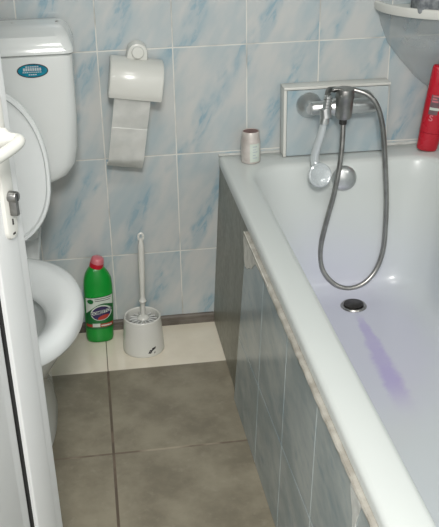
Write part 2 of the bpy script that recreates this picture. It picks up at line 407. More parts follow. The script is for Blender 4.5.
# tiled front of the bath : tiles raised on a backing
pan = thing('tiled_bath_panel', 'glossy grey blue marbled tiled panel along the bath front', 'panel', (0.30, -1.0, 0.0))
def PX(y, z):  # leaning face; x grows towards the rim
    u = -y-0.45; return (0.294+0.027*u)+(0.023-0.015*u)*min(max(z/0.5, 0), 1)
bm = bmesh.new()
yb = [-0.43, -0.703, -0.94, -1.175, -1.41, -1.75]
def zj(y): return 0.213+(-0.465-y)*0.04
def lean(y0, z0, y1, z1a, z1b, off, z0b=None):
    z0b = z0 if z0b is None else z0b
    sl = 0.125 if y0 > -0.44 else 0.0          # the first tile is cut at a slant
    q = [(y0-sl*z0, z0), (y1, z0b), (y1, z1b), (y0-sl*z1a, z1a)]
    return [[(PX(y, z)-off-0.30, y+1.0, z) for y, z in q], [(PX(y, z)+0.004-0.30, y+1.0, z) for y, z in q]]
gp = 0.0019
for a, b in zip(yb, yb[1:]):
    a2, b2 = a-gp, b+gp
    if a == yb[0]: a2 = a
    for f in range(2):
        t = bmesh.new()
        if f == 0: loft(t, lean(a2, 0.001, b2, zj(a2)-gp, zj(b2)-gp, 0.004))
        else: loft(t, lean(a2, zj(a2)+gp, b2, 0.4975, 0.4975, 0.004, zj(b2)+gp))
        bmesh.ops.recalc_face_normals(t, faces=t.faces[:])
        bmesh.ops.bevel(t, geom=t.edges[:], offset=0.0007, segments=1, affect='EDGES')
        join(bm, t)
obj('wall_tiles', bm, 'panel_tile', pan, smooth=False)
bm = bmesh.new(); loft(bm, lean(-0.431, 0.0005, -1.75, 0.4983, 0.4983, 0.0034)); obj('grout', bm, 'foam', pan, smooth=False)
# ragged white filler at the top corner of the panel: follows the leaning face
def blob_sheet(top, low, th):
    bm = bmesh.new(); A_, B_ = [], []
    t_ = [(y, z) for y, z in top]+[(y, z) for y, z in reversed(low)]
    for y, z in t_:
        x = PX(y, z)-0.0042; A_.append((x-th, y, z)); B_.append((x, y, z))
    loft(bm, [A_, B_]); return bm
top = [(-0.466, 0.5075), (-0.75, 0.5075)]
low = [(-0.468, 0.480), (-0.484, 0.440), (-0.500, 0.430), (-0.525, 0.436), (-0.545, 0.448), (-0.570, 0.457), (-0.595, 0.478), (-0.615, 0.493), (-0.650, 0.497), (-0.70, 0.5005), (-0.75, 0.504)]
tag(obj('plaster_patch', blob_sheet(top, low, 0.0012), 'patch', None, smooth=False), 'ragged white plaster patch at the top corner of the tiled bath panel', 'plaster')
top = [(-1.385, 0.4978), (-1.44, 0.4978)]
low = [(-1.39, 0.480), (-1.405, 0.455), (-1.412, 0.40), (-1.417, 0.36), (-1.420, 0.40), (-1.421, 0.45), (-1.430, 0.476)]
tag(obj('filler_streak', blob_sheet(top, low, 0.002), 'foam', None, smooth=False), 'white filler streak running down the near end of the bath front', 'plaster')
# white bead between tub rim and the back wall
bm = bmesh.new(); tube(bm, [(TX0+0.0+0.69*i/40, -0.001+random.uniform(-.0006, .0006), RZ+0.001+random.uniform(-.0008, .0008)) for i in range(41)], 0.0045, 8)
tag(obj('wall_sealant', bm, 'foam', None), 'thin white sealant bead where the bath meets the back wall', 'sealant')

# ------------------------------------------------------------------ boxed pipe cover behind the tap
BX0, BX1, BY, BZ0, BZ1 = 0.497, 0.795, -0.042, RZ+0.001, 0.728
pb = thing('pipe_box', 'shallow tiled pipe box with white edges behind the tap', 'pipe cover', ((BX0+BX1)/2, 0, BZ0))
ox, oz = (BX0+BX1)/2, BZ0
obj('box_body', box(bmesh.new(), BX0-ox, BX1-ox, BY, -0.001, 0, BZ1-oz, 0.001, 1), 'plaster', pb, smooth=False)
q = wall_tiles('marbled_box_tile', 'x', -1.05, base=(184, 190, 190), v0=-3.13, dv=8.3, du=8.2)
bm = bmesh.new(); box(bm, BX0-ox+0.007, BX1-ox-0.006, BY-0.005, BY, 0.001, BZ1-oz-0.007, 0.0015, 2)
obj('face_tile', bm, q, pb, smooth=False)
bm = bmesh.new(); box(bm, BX0-ox-0.003, BX1-ox, BY-0.008, 0, BZ1-oz-0.005, BZ1-oz+0.003, 0.0025, 2); box(bm, BX0-ox-0.003, BX0-ox+0.006, BY-0.008, -0.001, 0, BZ1-oz-0.005, 0.002, 2)
obj('edge_trim', bm, 'white_plastic', pb)

# ------------------------------------------------------------------ mixer tap
tap = thing('mixer_tap', 'chrome wall mounted bath mixer tap with a single lever', 'tap', (0.644, BY-0.0055, 0.680))
def rosette(cx):
    return lathe(bmesh.new(), [(0.035, 0.0), (0.035, 0.004), (0.032, 0.011), (0.022, 0.022), (0.0165, 0.030), (0.0165, 0.042)], 36, axis_mat((cx, 0, 0), (0, -1, 0)))
obj('rosette', rosette(-0.080), 'chrome', tap); obj('rosette', rosette(0.072), 'chrome', tap)
bm = bmesh.new(); lathe(bm, [(0.010, -0.084), (0.0165, -0.083), (0.0185, -0.078), (0.0195, -0.03), (0.024, -0.02), (0.024, 0.02), (0.0205, 0.03), (0.0205, 0.088), (0.017, 0.097), (0.010, 0.099)], 32, axis_mat((-0.001, -0.048, 0.004), (1, 0, 0)))
obj('tap_body', bm, 'chrome', tap)
bm = bmesh.new(); lathe(bm, [(0.012, -0.020), (0.020, -0.019), (0.0225, -0.014), (0.0235, 0.02), (0.0235, 0.036), (0.0250, 0.038), (0.0250, 0.056), (0.022, 0.063), (0.001, 0.066)], 36, axis_mat((0.0, -0.072, 0.0), (0.0, -0.10, 1)))
obj('cartridge_housing', bm, 'chrome_dull', tap)
bm = bmesh.new(); tt = bmesh.new()
loft(tt, [rrect(-0.012-0.052*k, -0.004*k, 0.001+0.004, 0.015-0.004*k, 0.004, 0) for k in (0,)] + []) if False else None
sec = []
for k in range(7):
    u = k/6; hw = 0.013-0.006*u; th = 0.005-0.003*u
    cx, cz = -0.008-0.036*u, 0.062+0.004*math.sin(u*PI)-0.004*u
    sec.append([(cx, -0.078-hw*math.cos(a), cz+th*math.sin(a)) for a in [2*PI*i/16 for i in range(16)]])
tt.free(); loft(bm, sec); obj('lever', bm, 'chrome_dull', tap)
bm = bmesh.new(); lathe(bm, [(0.007, -0.016), (0.0105, -0.016), (0.0105, -0.004), (0.0125, -0.002), (0.0125, 0.012)], 12, axis_mat((0.0, -0.068, -0.022), (0, 0, 1)))
obj('hose_nut', bm, 'dark_metal', tap, angle=20)
bm = bmesh.new(); tube(bm, [(-0.035, -0.062, 0.008), (-0.042, -0.085, 0.012), (-0.052, -0.10, 0.012)], 0.006); lathe(bm, [(0.0115, -0.012), (0.0155, -0.012), (0.0155, 0.012), (0.0115, 0.012)], 20, axis_mat((-0.060, -0.108, 0.008), (-0.1, 0.15, 1)))
obj('handset_cradle', bm, 'chrome', tap)

# hand shower hanging head down in the cradle
hs = thing('hand_shower', 'pale hand shower hanging head down beside the tap', 'shower head', (0.582, -0.155, 0.702))
bm = bmesh.new()
lathe(bm, [(0.0075, 0.034), (0.010, 0.032), (0.0108, -0.02), (0.0125, -0.03), (0.0125, -0.042)], 20, axis_mat((0.004, 0, 0), (0.12, 0, 1)))
for k in range(6): lathe(bm, [(0.0108, -0.0012), (0.0122, 0), (0.0108, 0.0012)], 20, axis_mat((0.004+0.003*k*0.3, 0, -0.015+k*0.008), (0.12, 0, 1)))
obj('threaded_collar', bm, 'chrome', hs)
pts = spline([(0.0, 0, -0.036), (-0.006, 0.004, -0.07), (-0.013, 0.012, -0.105), (-0.018, 0.018, -0.135), (-0.018, 0.018, -0.155), (-0.014, 0.008, -0.172)], 8)
obj('handle', tube(bmesh.new(), pts, lambda i, f: 0.0085+0.0015*math.sin(f*PI)+0.003*f, 16), 'handset', hs)
d = Vector((0.15, -0.93, 0.30))
bm = bmesh.new(); lathe(bm, [(0.010, -0.020), (0.024, -0.012), (0.031, -0.004), (0.0335, 0.004), (0.0325, 0.009), (0.029, 0.011), (0.027, 0.0095), (0.001, 0.0105)], 40, axis_mat((-0.010, -0.004, -0.186), d))
hh = obj('spray_head', bm, 'handset', hs)
bm = bmesh.new()
mm = axis_mat((-0.010, -0.004, -0.186), d)
for rr_, cnt in ((0.008, 6), (0.016, 11), (0.024, 16)):
    for k in range(cnt):
        lathe(bm, [(0.0013, 0.009), (0.0010, 0.0125)], 6, mm @ Matrix.Translation((rr_*math.cos(2*PI*k/cnt), rr_*math.sin(2*PI*k/cnt), 0)))
nz = obj('spray_nozzles', bm, 'silver_print', hs); nz.parent = hh

# hose: from the tap outlet down into the bath and back up over the tap
HP = [(0.644, -0.1155, 0.650), (0.643, -0.122, 0.61), (0.637, -0.132, 0.54), (0.621, -0.14, 0.45), (0.603, -0.14, 0.37), (0.589, -0.142, 0.30), (0.587, -0.148, 0.25), (0.598, -0.160, 0.212),
      (0.628, -0.172, 0.180), (0.668, -0.178, 0.168), (0.712, -0.175, 0.180), (0.748, -0.165, 0.215), (0.768, -0.155, 0.27), (0.774, -0.145, 0.34), (0.773, -0.14, 0.42),
      (0.765, -0.138, 0.51), (0.757, -0.137, 0.58), (0.747, -0.136, 0.645), (0.730, -0.133, 0.695), (0.706, -0.125, 0.722), (0.672, -0.112, 0.733), (0.645, -0.098, 0.733), (0.618, -0.105, 0.736), (0.598, -0.13, 0.742), (0.589, -0.150, 0.735), (0.585, -0.158, 0.722)]
hp = spline(HP, 12)
# resample evenly and rib
L = [0]
for a, b in zip(hp, hp[1:]): L.append(L[-1]+(b-a).length)
st = 0.0022; res = []; j = 0
for k in range(int(L[-1]/st)+1):
    s = k*st
    while j < len(L)-2 and L[j+1] < s: j += 1
    t = (s-L[j])/max(L[j+1]-L[j], 1e-9); res.append(hp[j].lerp(hp[j+1], t))
bm = bmesh.new(); tube(bm, res, lambda i, f: 0.0079 if i % 2 else 0.0064, 10)
tag(obj('shower_hose', bm, 'chrome_dull', None, angle=89), 'ribbed metal shower hose looping down into the bath', 'hose')

# ------------------------------------------------------------------ things on the rim
cn = thing('cosmetic_tin', 'small champagne metal canister with brown top on the bath corner', 'canister', (0.400, -0.062, RZ+0.0003))
cn.scale = (1.14, 1.14, 1.0)
obj('body', lathe(bmesh.new(), [(0.021, 0.0), (0.0235, 0.002), (0.0235, 0.060), (0.0225, 0.066), (0.0212, 0.070), (0.0212, 0.0865), (0.0200, 0.0885), (0.0190, 0.0885), (0.0185, 0.084), (0.001, 0.084)], 36), 'can_metal', cn)
obj('top', lathe(bmesh.new(), [(0.0182, 0.0835), (0.0182, 0.0868), (0.001, 0.0875)], 30), 'can_top', cn)
bm = bmesh.new()
def cyl(r): return lambda x, y, z: (r*math.sin(x/r), -r*math.cos(x/r), y)
for (x0, x1, z0, z1) in ((-0.006, 0.022, 0.006, 0.058),):
    t = bmesh.new(); bmesh.ops.create_grid(t, x_segments=10, y_segments=2, size=0.5)
    for v in t.verts: v.co = Vector((x0+(v.co.x+.5)*(x1-x0), z0+(v.co.y+.5)*(z1-z0), 0))
    map_bm(t, cyl(0.0238)); join(bm, t)
obj('paper_label', bm, 'label_white', cn)
bm = bmesh.new()
for z_, w_ in ((0.050, 0.012), (0.042, 0.009), (0.035, 0.012), (0.026, 0.008), (0.018, 0.012)):
    t = bmesh.new(); bmesh.ops.create_grid(t, x_segments=5, y_segments=1, size=0.5)
    for v in t.verts: v.co = Vector((0.001+v.co.x*w_+w_/2, z_+v.co.y*0.003, 0))
    map_bm(t, cyl(0.0240)); join(bm, t)
obj('label_print', bm, 'silver_print', cn)

sb = thing('shampoo_bottle', 'bright red shampoo bottle leaning on the far corner of the bath', 'bottle', (0.905, -0.068, RZ+0.004), (math.radians(5), math.radians(6.5), math.radians(-12)))
sb.scale = (1.12, 1.0, 1.10)
def sbr(z, a, b): return sell(0, 0, a, b, z, 2.3, 40)
H = [(0.0, .021, .015), (0.002, .0245, .0175), (0.008, .0262, .0188), (0.05, .0272, .0196)]
bm = bmesh.new(); loft(bm, [sbr(z, a, b) for z, a, b in H]); cp_ = obj('cap', bm, 'red', sb)
bm = bmesh.new(); loft(bm, [sbr(z, a, b) for z, a, b in [(0.0505, .0262, .019), (0.0512, .0276, .020), (0.12, .0292, .0212), (0.18, .0296, .021), (0.215, .0292, .018), (0.222, .0283, .014), (0.225, .026, .009)]])
obj('body', bm, 'red', sb)
def sbm(dx, z0, off):
    def f(x, y, z):
        zz = z0+y; a = .0292+0.0006+off; b = .0212+0.0006+off; xx = max(-0.97, min(0.97, (x+dx)/a))
        return (a*xx, -b*(1-abs(xx)**2.3)**(1/2.3), zz)
    return f
def grid(x0, x1, y0, y1, nx=10, ny=6):
    t = bmesh.new(); bmesh.ops.create_grid(t, x_segments=nx, y_segments=ny, size=0.5)
    for v in t.verts: v.co = Vector((x0+(v.co.x+.5)*(x1-x0), y0+(v.co.y+.5)*(y1-y0), 0))
    return t
obj('label_panel', map_bm(grid(-0.019, 0.003, -0.018, 0.034), sbm(0, 0.12, 0)), 'label_grey', sb)
obj('label_stripe', map_bm(grid(-0.018, 0.005, -0.004, 0.003), sbm(0, 0.118, 0.0004)), 'label_white', sb)
bm = bmesh.new()
for k in range(3): join(bm, map_bm(grid(-0.016, -0.001-0.004*(k % 2), -0.002, 0.002, 6, 1), sbm(0, 0.137+0.007*k, 0.0004)))
obj('label_print', bm, 'cap_pink', sb)
obj('label_letter', map_bm(text_mesh('S', 0.022, 0.0005), sbm(-0.010, 0.092, 0.0)), 'cap_pink', sb)

# ------------------------------------------------------------------ corner shelf
CX, CY = XR-0.001, -0.001
sh = thing('corner_shelf', 'white corner shelf with smoky translucent bowl shaped underside', 'shelf', (CX, CY, 0.72))
def quart(rx, ry, z, n=18):
    return [(0, 0, z)] + [(-rx*math.cos(PI/2*k/n), -ry*math.sin(PI/2*k/n), z) for k in range(n+1)]
def qring(rx, ry, z): return quart(rx, ry, z)
bm = bmesh.new(); loft(bm, [qring(0.256, 0.201, 0.201), qring(0.256, 0.201, 0.211)])
arc = [(math.cos(PI/2*k/24), math.sin(PI/2*k/24)) for k in range(25)]
loft(bm, [[(-(0.256+dx)*c, -(0.201+dx)*s2, z) for dx, z in ((-0.002, 0.203), (0.004, 0.201), (0.006, 0.204), (0.006, 0.222), (0.003, 0.225), (-0.004, 0.225), (-0.006, 0.222), (-0.006, 0.210))] for c, s2 in arc])
obj('shelf_tray', bm, 'white_plastic', sh)
bm = bmesh.new()
prof = [(0.252, .197, 0.203), (0.250, .195, 0.185), (0.243, .188, 0.160), (0.222, .160, 0.110), (0.185, .100, 0.065), (0.135, .052, 0.01), (0.09, .036, -0.025), (0.05, .025, -0.045)]
loft(bm, [qring(a-0.002, b-0.002, z)[1:] for a, b, z in prof], cap0=False, cap1=False, closed=False)
bmesh.ops.subdivide_edges(bm, edges=bm.edges[:], cuts=1, use_grid_fill=True, smooth=0.3)
obj('underside_bowl', bm, 'clear', sh)
sp_ = box(bmesh.new(), -0.055, 0.055, -0.035, 0.035, 0, 0.045, 0.008, 3)
o = obj('bath_sponge', sp_, 'sponge'); o.location = (0.875, -0.115, 0.9312); tag(o, 'dark grey mottled sponge lying on the corner shelf', 'sponge')

# ------------------------------------------------------------------ toilet
toi = thing('toilet', 'white close coupled toilet with its lid up beside the door', 'toilet', (-0.27, -0.3, 0.0))
def L2(P): return [(p[0]+0.27, p[1]+0.3, p[2]) for p in P]
# bowl with pedestal
bm = bmesh.new()
R_ = [sell(-0.275, -0.42, 0.098, 0.17, 0.0, 2.6, 48, 0.225), sell(-0.275, -0.42, 0.100, 0.17, 0.006, 2.6, 48, 0.227), sell(-0.275, -0.42, 0.096, 0.17, 0.03, 2.5, 48, 0.21), sell(-0.275, -0.42, 0.093, 0.17, 0.10, 2.4, 48, 0.20),
      sell(-0.275, -0.43, 0.094, 0.18, 0.17, 2.3, 48, 0.22), sell(-0.273, -0.45, 0.115, 0.20, 0.24, 2.2, 48, 0.25), sell(-0.27, -0.48, 0.150, 0.22, 0.31, 2.2, 48, 0.28),
      sell(-0.27, -0.49, 0.172, 0.22, 0.355, 2.2, 48, 0.295), sell(-0.27, -0.49, 0.174, 0.22, 0.368, 2.2, 48, 0.297), sell(-0.27, -0.5, 0.165, 0.21, 0.372, 2.2, 48, 0.28),
      sell(-0.27, -0.58, 0.115, 0.15, 0.371, 2.0, 48, 0.165), sell(-0.27, -0.58, 0.112, 0.145, 0.35, 2.0, 48, 0.16), sell(-0.27, -0.57, 0.10, 0.13, 0.28, 2, 48, 0.14), sell(-0.27, -0.55, 0.06, 0.08, 0.20, 2, 48, 0.09), sell(-0.27, -0.55, 0.03, 0.04, 0.18, 2, 48)]
loft(bm, [L2(r) for r in R_]); obj('bowl', bm, 'ceramic', toi, angle=60)
# rear platform
bm = bmesh.new(); loft(bm, [L2(rrect(-0.29, -0.17, hx, 0.155, 0.03, z)) for hx, z in ((0.08, 0.003), (0.08, 0.18), (0.085, 0.27), (0.095, 0.34), (0.10, 0.372), (0.095, 0.378))])
obj('rear_base', bm, 'ceramic', toi, angle=60)
# seat: fat rounded ring
bm = bmesh.new(); SEC = 16
cR = []
for i in range(64):
    t = 2*PI*i/64; c, s = math.cos(t), math.sin(t)
    e = 2.15
    oc = Vector((-0.268+0.190*math.copysign(abs(c)**(2/e), c), -0.560+(0.250 if s > 0 else 0.262)*math.copysign(abs(s)**(2/e), s), 0))
    ic = Vector((-0.272+0.106*c, -0.605+(0.150 if s > 0 else 0.145)*s, 0))
    cR.append((oc, ic))
for i in range(64): pass
rings = []
prof = [(0.0, 0.383), (0.0, 0.392), (0.02, 0.404), (0.08, 0.4135), (0.2, 0.4205), (0.38, 0.4225), (0.58, 0.418), (0.78, 0.408), (0.93, 0.396), (1.0, 0.386), (0.97, 0.378), (0.8, 0.375), (0.2, 0.375), (0.03, 0.377)]
for oc, ic in cR: rings.append([tuple(oc.lerp(ic, k)+Vector((0.27, 0.3, z+0.001))) for k, z in prof])
rings.append(rings[0]); 
R = [[bm.verts.new(p) for p in r] for r in rings[:-1]]
for i in range(64):
    a, b = R[i], R[(i+1) % 64]
    for k in range(len(prof)): kk = (k+1) % len(prof); bm.faces.new((a[k], a[kk], b[kk], b[k]))
obj('seat', bm, 'seat', toi, angle=70)
# lid: raised and leaning on the cistern
bm = bmesh.new()
def lid_ring(scale, off, n=56):
    P = []
    for i in range(n):
        t = 2*PI*i/n; c, s = math.cos(t), math.sin(t)
        e = 2.2 if s > 0 else 3.0
        x = 0.176*scale*math.copysign(abs(c)**(2/e), c); h = (0.23 if s > 0 else 0.185)*scale*math.copysign(abs(s)**(2/e), s)
        if s < 0: x *= 1-0.17*abs(s)**1.3          # a little narrower towards the hinge
        P.append((x, -off, 0.20+h))
    return P
th = math.radians(-7)
LM = Matrix.Translation((-0.045, 0.008, 0.412)) @ Matrix.Rotation(th, 4, 'X')
rg = [lid_ring(0.97, -0.004), lid_ring(1.0, 0.0), lid_ring(1.0, 0.012), lid_ring(0.985, 0.016), lid_ring(0.95, 0.016), lid_ring(0.93, 0.005), lid_ring(0.5, 0.004)]
loft(bm, rg); bmesh.ops.transform(bm, matrix=LM, verts=bm.verts[:]); lid = obj('lid', bm, 'seat', toi, angle=50)
for sx in (-0.075, 0.075):
    obj('hinge', box(bmesh.new(), sx-0.022-0.04, sx+0.022-0.04, -0.055, 0.005, 0.378, 0.408, 0.006, 3), 'seat', toi)
# cistern
ci = []
ccx, chx = -0.267, 0.2
def cr(hx, y0, y1, z, r): return L2(rrect(ccx, (y0+y1)/2, hx, (y1-y0)/2, r, z, 8))
bm = bmesh.new()
loft(bm, [cr(0.115, -0.175, -0.02, 0.545, 0.03), cr(0.140, -0.185, -0.018, 0.553, 0.035), cr(0.170, -0.190, -0.014, 0.570, 0.035), cr(0.190, -0.192, -0.012, 0.600, 0.035), cr(0.199, -0.194, -0.012, 0.645, 0.035), cr(0.204, -0.199, -0.012, 0.75, 0.028), cr(0.204, -0.203, -0.012, 0.885, 0.022), cr(0.200, -0.199, -0.018, 0.888, 0.022)])
ct = obj('cistern', bm, 'ceramic', toi, angle=50)
bm = bmesh.new(); loft(bm, [cr(0.072, -0.15, -0.04, 0.376, 0.03), cr(0.075, -0.165, -0.03, 0.55, 0.03)]); obj('cistern_neck', bm, 'ceramic', toi, angle=50)
bm = bmesh.new()
loft(bm, [cr(0.203, -0.203, -0.008, 0.8895, 0.022), cr(0.2085, -0.208, -0.004, 0.892, 0.022), cr(0.2085, -0.208, -0.004, 0.899, 0.022), cr(0.200, -0.192, -0.006, 0.922, 0.028), cr(0.197, -0.186, -0.007, 0.930, 0.030), cr(0.188, -0.155, -0.012, 0.938, 0.032), cr(0.180, -0.135, -0.02, 0.942, 0.03), cr(0.12, -0.11, -0.05, 0.9435, 0.02)])
cl_ = obj('cistern_lid', bm, 'ceramic', toi, angle=35)
cl_.parent = ct
# oval sticker with a silver rim and printed lines (sits on the tilted front face)
def face_pt(u, v, off): # u right, v up from the sticker centre
    z = 0.853+v; y = -0.2018-(z-0.853)*0.03-off
    return (-0.160+u+0.27, y+0.3, z)
def oval(a, b, off, th=0.0006):
    bm = bmesh.new(); loft(bm, [[face_pt(a*math.cos(t), b*math.sin(t), o_) for t in [2*PI*i/40 for i in range(40)]] for o_ in (0, off)]); return bm
stk = obj('sticker', oval(0.0375, 0.0175, 0.0008), 'black', ct); stk['label'] = 'small teal oval sticker with a dark rim and silver print'
stf = obj('sticker_face', oval(0.0350, 0.0152, 0.0012), 'teal', ct)
bm = bmesh.new()
for (u0, u1, v0, v1) in ((-0.016, 0.016, 0.0085, 0.0115), (-0.022, 0.022, 0.000, 0.007), (-0.024, 0.022, -0.0045, -0.0025), (-0.010, 0.010, -0.0105, -0.0080)):
    nseg = max(2, int((u1-u0)/0.005))
    for k in range(nseg):
        a = u0+(u1-u0)*k/nseg; b = u0+(u1-u0)*(k+0.78)/nseg
        q4 = [(a, v0), (b, v0), (b, v1), (a, v1)]
        loft(bm, [[face_pt(u, v, 0.0010) for u, v in q4], [face_pt(u, v, 0.0016) for u, v in q4]])
obj('sticker_print', bm, 'silver_print', ct, smooth=False)
for x in (-0.205, -0.095):
    obj('lid_screw', lathe(bmesh.new(), [(0.004, 0), (0.004, 0.0015), (0.001, 0.002)], 12, Matrix.Translation((x+0.27, -0.075+0.3, 0.9425))), 'chrome_dull', ct)

# ------------------------------------------------------------------ toilet paper holder (hangs askew) and paper
HX, HZ = 0.104, 0.842
hold = thing('paper_holder', 'white plastic toilet roll holder hanging askew on the tiled wall', 'holder', (HX, 0, HZ), (0, math.radians(8.5), 0))
bm = bmesh.new()
P = [(0.027*math.cos(t), 0.027*math.sin(t)*1.0) for t in [PI*k/20 for k in range(21)]]
outl = P+[(-0.0285, -0.015), (-0.027, -0.022), (-0.020, -0.026), (0.020, -0.026), (0.027, -0.022), (0.0285, -0.015)]
loft(bm, [[(x, -0.001, z) for x, z in outl], [(x, -0.036, z) for x, z in outl], [(x*0.93, -0.041, z*0.95) for x, z in outl], [(x*0.8, -0.0425, z*0.85) for x, z in outl]])
lathe(bm, [(0.0165, 0.0), (0.0165, 0.004), (0.0145, 0.0065), (0.001, 0.0070)], 30, axis_mat((0, -0.042, 0.004), (0, -1, 0)))
obj('wall_mount', bm, 'white_plastic', hold)
# curved cover
bm = bmesh.new(); rings = []
CPR = [(-0.006, -0.018), (-0.020, -0.014), (-0.045, -0.014), (-0.070, -0.020), (-0.090, -0.034), (-0.100, -0.055), (-0.1025, -0.075), (-0.101, -0.095), (-0.097, -0.108)]
cs = spline([(0, y, z) for y, z in CPR], 4)
inner = [Vector((0, p.y+0.003*0.9, p.z-0.002)) for p in cs]
for x, sc in ((-0.0705, 0.90), (-0.0695, 0.96), (-0.066, 1.0), (0.066, 1.0), (0.0695, 0.96), (0.0705, 0.90)):
    c0 = Vector((0, -0.05, -0.075))
    o_ = [c0+(p-c0)*sc for p in cs]
    rings.append([(x, p.y, p.z) for p in o_]+[(x, c0.y+(p.y-c0.y)*0.955*sc, c0.z+(p.z-c0.z)*0.955*sc) for p in reversed(cs)])
loft(bm, rings)
# side cheeks
for s in (-1, 1):
    t = bmesh.new(); c0 = Vector((0, -0.05, -0.075))
    pts = [(s*0.0690, c0.y+(p.y-c0.y)*0.93, c0.z+(p.z-c0.z)*0.93) for p in cs]+[(s*0.0690, -0.012, -0.118)]
    loft(t, [pts, [(s*0.0665, y, z) for _, y, z in pts]]); join(bm, t)
obj('cover', bm, 'white_plastic', hold, angle=50)
obj('spindle', tube(bmesh.new(), [(-0.066, -0.05, -0.068), (0.066, -0.05, -0.068)], 0.011, 16), 'white_plastic', hold)
tr = thing('toilet_roll', 'white toilet paper hanging in a long strip from the crooked holder', 'toilet paper', (HX, 0, HZ), (0, math.radians(8.5), 0))
bm = bmesh.new(); lathe(bm, [(0.020, -0.05), (0.036, -0.05), (0.036, 0.05), (0.020, 0.05), ], 36, axis_mat((-0.006, -0.052, -0.068), (1, 0, 0))); obj('roll', bm, 'tissue', tr)
SP = spline([(0, -0.087, -0.060), (0, -0.0895, -0.10), (0, -0.0895, -0.14), (0, -0.088, -0.19), (0, -0.087, -0.235), (0, -0.083, -0.275), (0, -0.068, -0.300), (0, -0.046, -0.312), (0, -0.024, -0.310)], 8)
bm = bmesh.new(); rows = []; W_ = 0.0475
for i, p in enumerate(SP):
    f = i/(len(SP)-1); row = []
    for k in range(13):
        x = -W_+2*W_*k/12; wv = 0.0022*math.sin(k*0.9+f*7)*f+0.0012*math.sin(f*34+k*0.2)
        row.append(Vector((x-0.006-0.002*f, p.y+wv, p.z)))
    rows.append(row)
for dy in (0,):
    V = [[bm.verts.new(v) for v in r] for r in rows]
    for a, b in zip(V, V[1:]):
        for k in range(12): bm.faces.new((a[k], a[k+1], b[k+1], b[k]))
bmesh.ops.solidify(bm, geom=bm.faces[:], thickness=0.0008)
st = obj('hanging_sheet', bm, 'tissue', tr, angle=80)
ip = min(range(len(SP)), key=lambda i: abs(SP[i].z+0.192))
bm = bmesh.new(); tube(bm, [v+Vector((0, -0.0006, 0)) for v in rows[ip]], 0.0009, 6); pf = obj('perforation', bm, 'tissue', tr); pf.parent = st

# ------------------------------------------------------------------ bleach bottle
bb = thing('bleach_bottle', 'green cleaner bottle with red cap standing against the back wall', 'bottle', (-0.055, -0.052, 0.0), (0, math.radians(2.2), math.radians(4)))
bb.scale = (1.0, 1.0, 1.02)
BH = [(0.0, .034, .024, 0), (0.003, .039, .028, 0), (0.012, .0405, .0295, 0), (0.055, .0405, .030, 0), (0.07, .0415, .031, 0), (0.12, .0422, .031, 0), (0.155, .0420, .031, 0), (0.18, .0415, .030, -.0005),
      (0.200, .0390, .028, -.001), (0.214, .0335, .025, -.002), (0.226, .0260, .0215, -.003), (0.233, .0205, .0185, -.003), (0.236, .017, .016, -.003)]
def bprof(z):
    for (a, b) in zip(BH, BH[1:]):
        if a[0] <= z <= b[0]:
            t = (z-a[0])/(b[0]-a[0]); return a[1]+(b[1]-a[1])*t, a[2]+(b[2]-a[2])*t
    return BH[5][1:3]
bm = bmesh.new(); loft(bm, [sell(dx, 0, a, b, z, 2.5, 48) for z, a, b, dx in BH]); obj('body', bm, 'green', bb, angle=50)
CM = axis_mat((-.003, 0, 0.2335), (0.20, -0.05, 1))
bm = bmesh.new(); lathe(bm, [(0.0165, 0.0), (0.0205, 0.001), (0.0200, 0.012), (0.0195, 0.014)], 32, CM); obj('cap', bm, 'red', bb)
bm = bmesh.new(); lathe(bm, [(0.0195, 0.0141), (0.0190, 0.020), (0.0170, 0.0275), (0.014, 0.030), (0.001, 0.031)], 32, CM)
o = obj('cap_top', bm, 'cap_pink', bb); o['label'] = 'faded pinkish top of the red cap'
def bmap(off):
    def f(x, y, z):
        a, b = bprof(y); a += off; b += off; xx = max(-0.985, min(0.985, x/a))
        return (a*xx, -b*(1-abs(xx)**2.5)**(1/2.5), y)
    return f
def wave_band(lo, hi, off, x0=-.0385, x1=.0385, n=24):
    t = bmesh.new(); V = []
    for i in range(n+1):
        x = x0+(x1-x0)*i/n; a, b = lo(x), hi(x); V.append([t.verts.new((x, a+(b-a)*k/6, 0)) for k in range(7)])
    for a, b in zip(V, V[1:]):
        for k in range(6): t.faces.new((a[k], b[k], b[k+1], a[k+1]))
    return map_bm(t, bmap(off))
lb = obj('label', wave_band(lambda x: 0.046, lambda x: 0.152+0.10*x, 0.0004), 'label_green', bb)
o = obj('label_band', wave_band(lambda x: 0.128+0.35*x-3*x*x*4, lambda x: 0.150+0.10*x, 0.0008), 'label_white', bb); o.parent = lb
o = obj('label_stripe', wave_band(lambda x: 0.054, lambda x: 0.0645+0.05*x, 0.0008), 'label_red', bb); o.parent = lb
bm = wave_band(lambda x: 0.0545, lambda x: 0.0665, 0.0012, -0.022, 0.0, 8); join(bm, wave_band(lambda x: 0.057, lambda x: 0.0615, 0.0012, 0.003, 0.034, 8))
o = obj('stripe_print', bm, 'label_white', bb); o.parent = lb
def ell(cx, cz, a, b, rot, off, half=None):
    t = bmesh.new(); c = t.verts.new((cx, cz, 0)); n = 36; ring_ = []; mid = []
    rng = range(n)
    for lst, s in ((mid, 0.5), (ring_, 1.0)):
        for i in rng:
            th_ = 2*PI*i/n; u, v = a*s*math.cos(th_), b*s*math.sin(th_)
            if half is not None and v > half*s: v = half*s
            lst.append(t.verts.new((cx+u*math.cos(rot)-v*math.sin(rot), cz+u*math.sin(rot)+v*math.cos(rot), 0)))
    for i in rng:
        j = (i+1) % n; t.faces.new((c, mid[i], mid[j])); t.faces.new((mid[i], ring_[i], ring_[j], mid[j]))
    return map_bm(t, bmap(off))
o = obj('logo_oval', ell(0.004, 0.101, 0.031, 0.0245, 0.25, 0.0012), 'label_white', bb); o.parent = lb
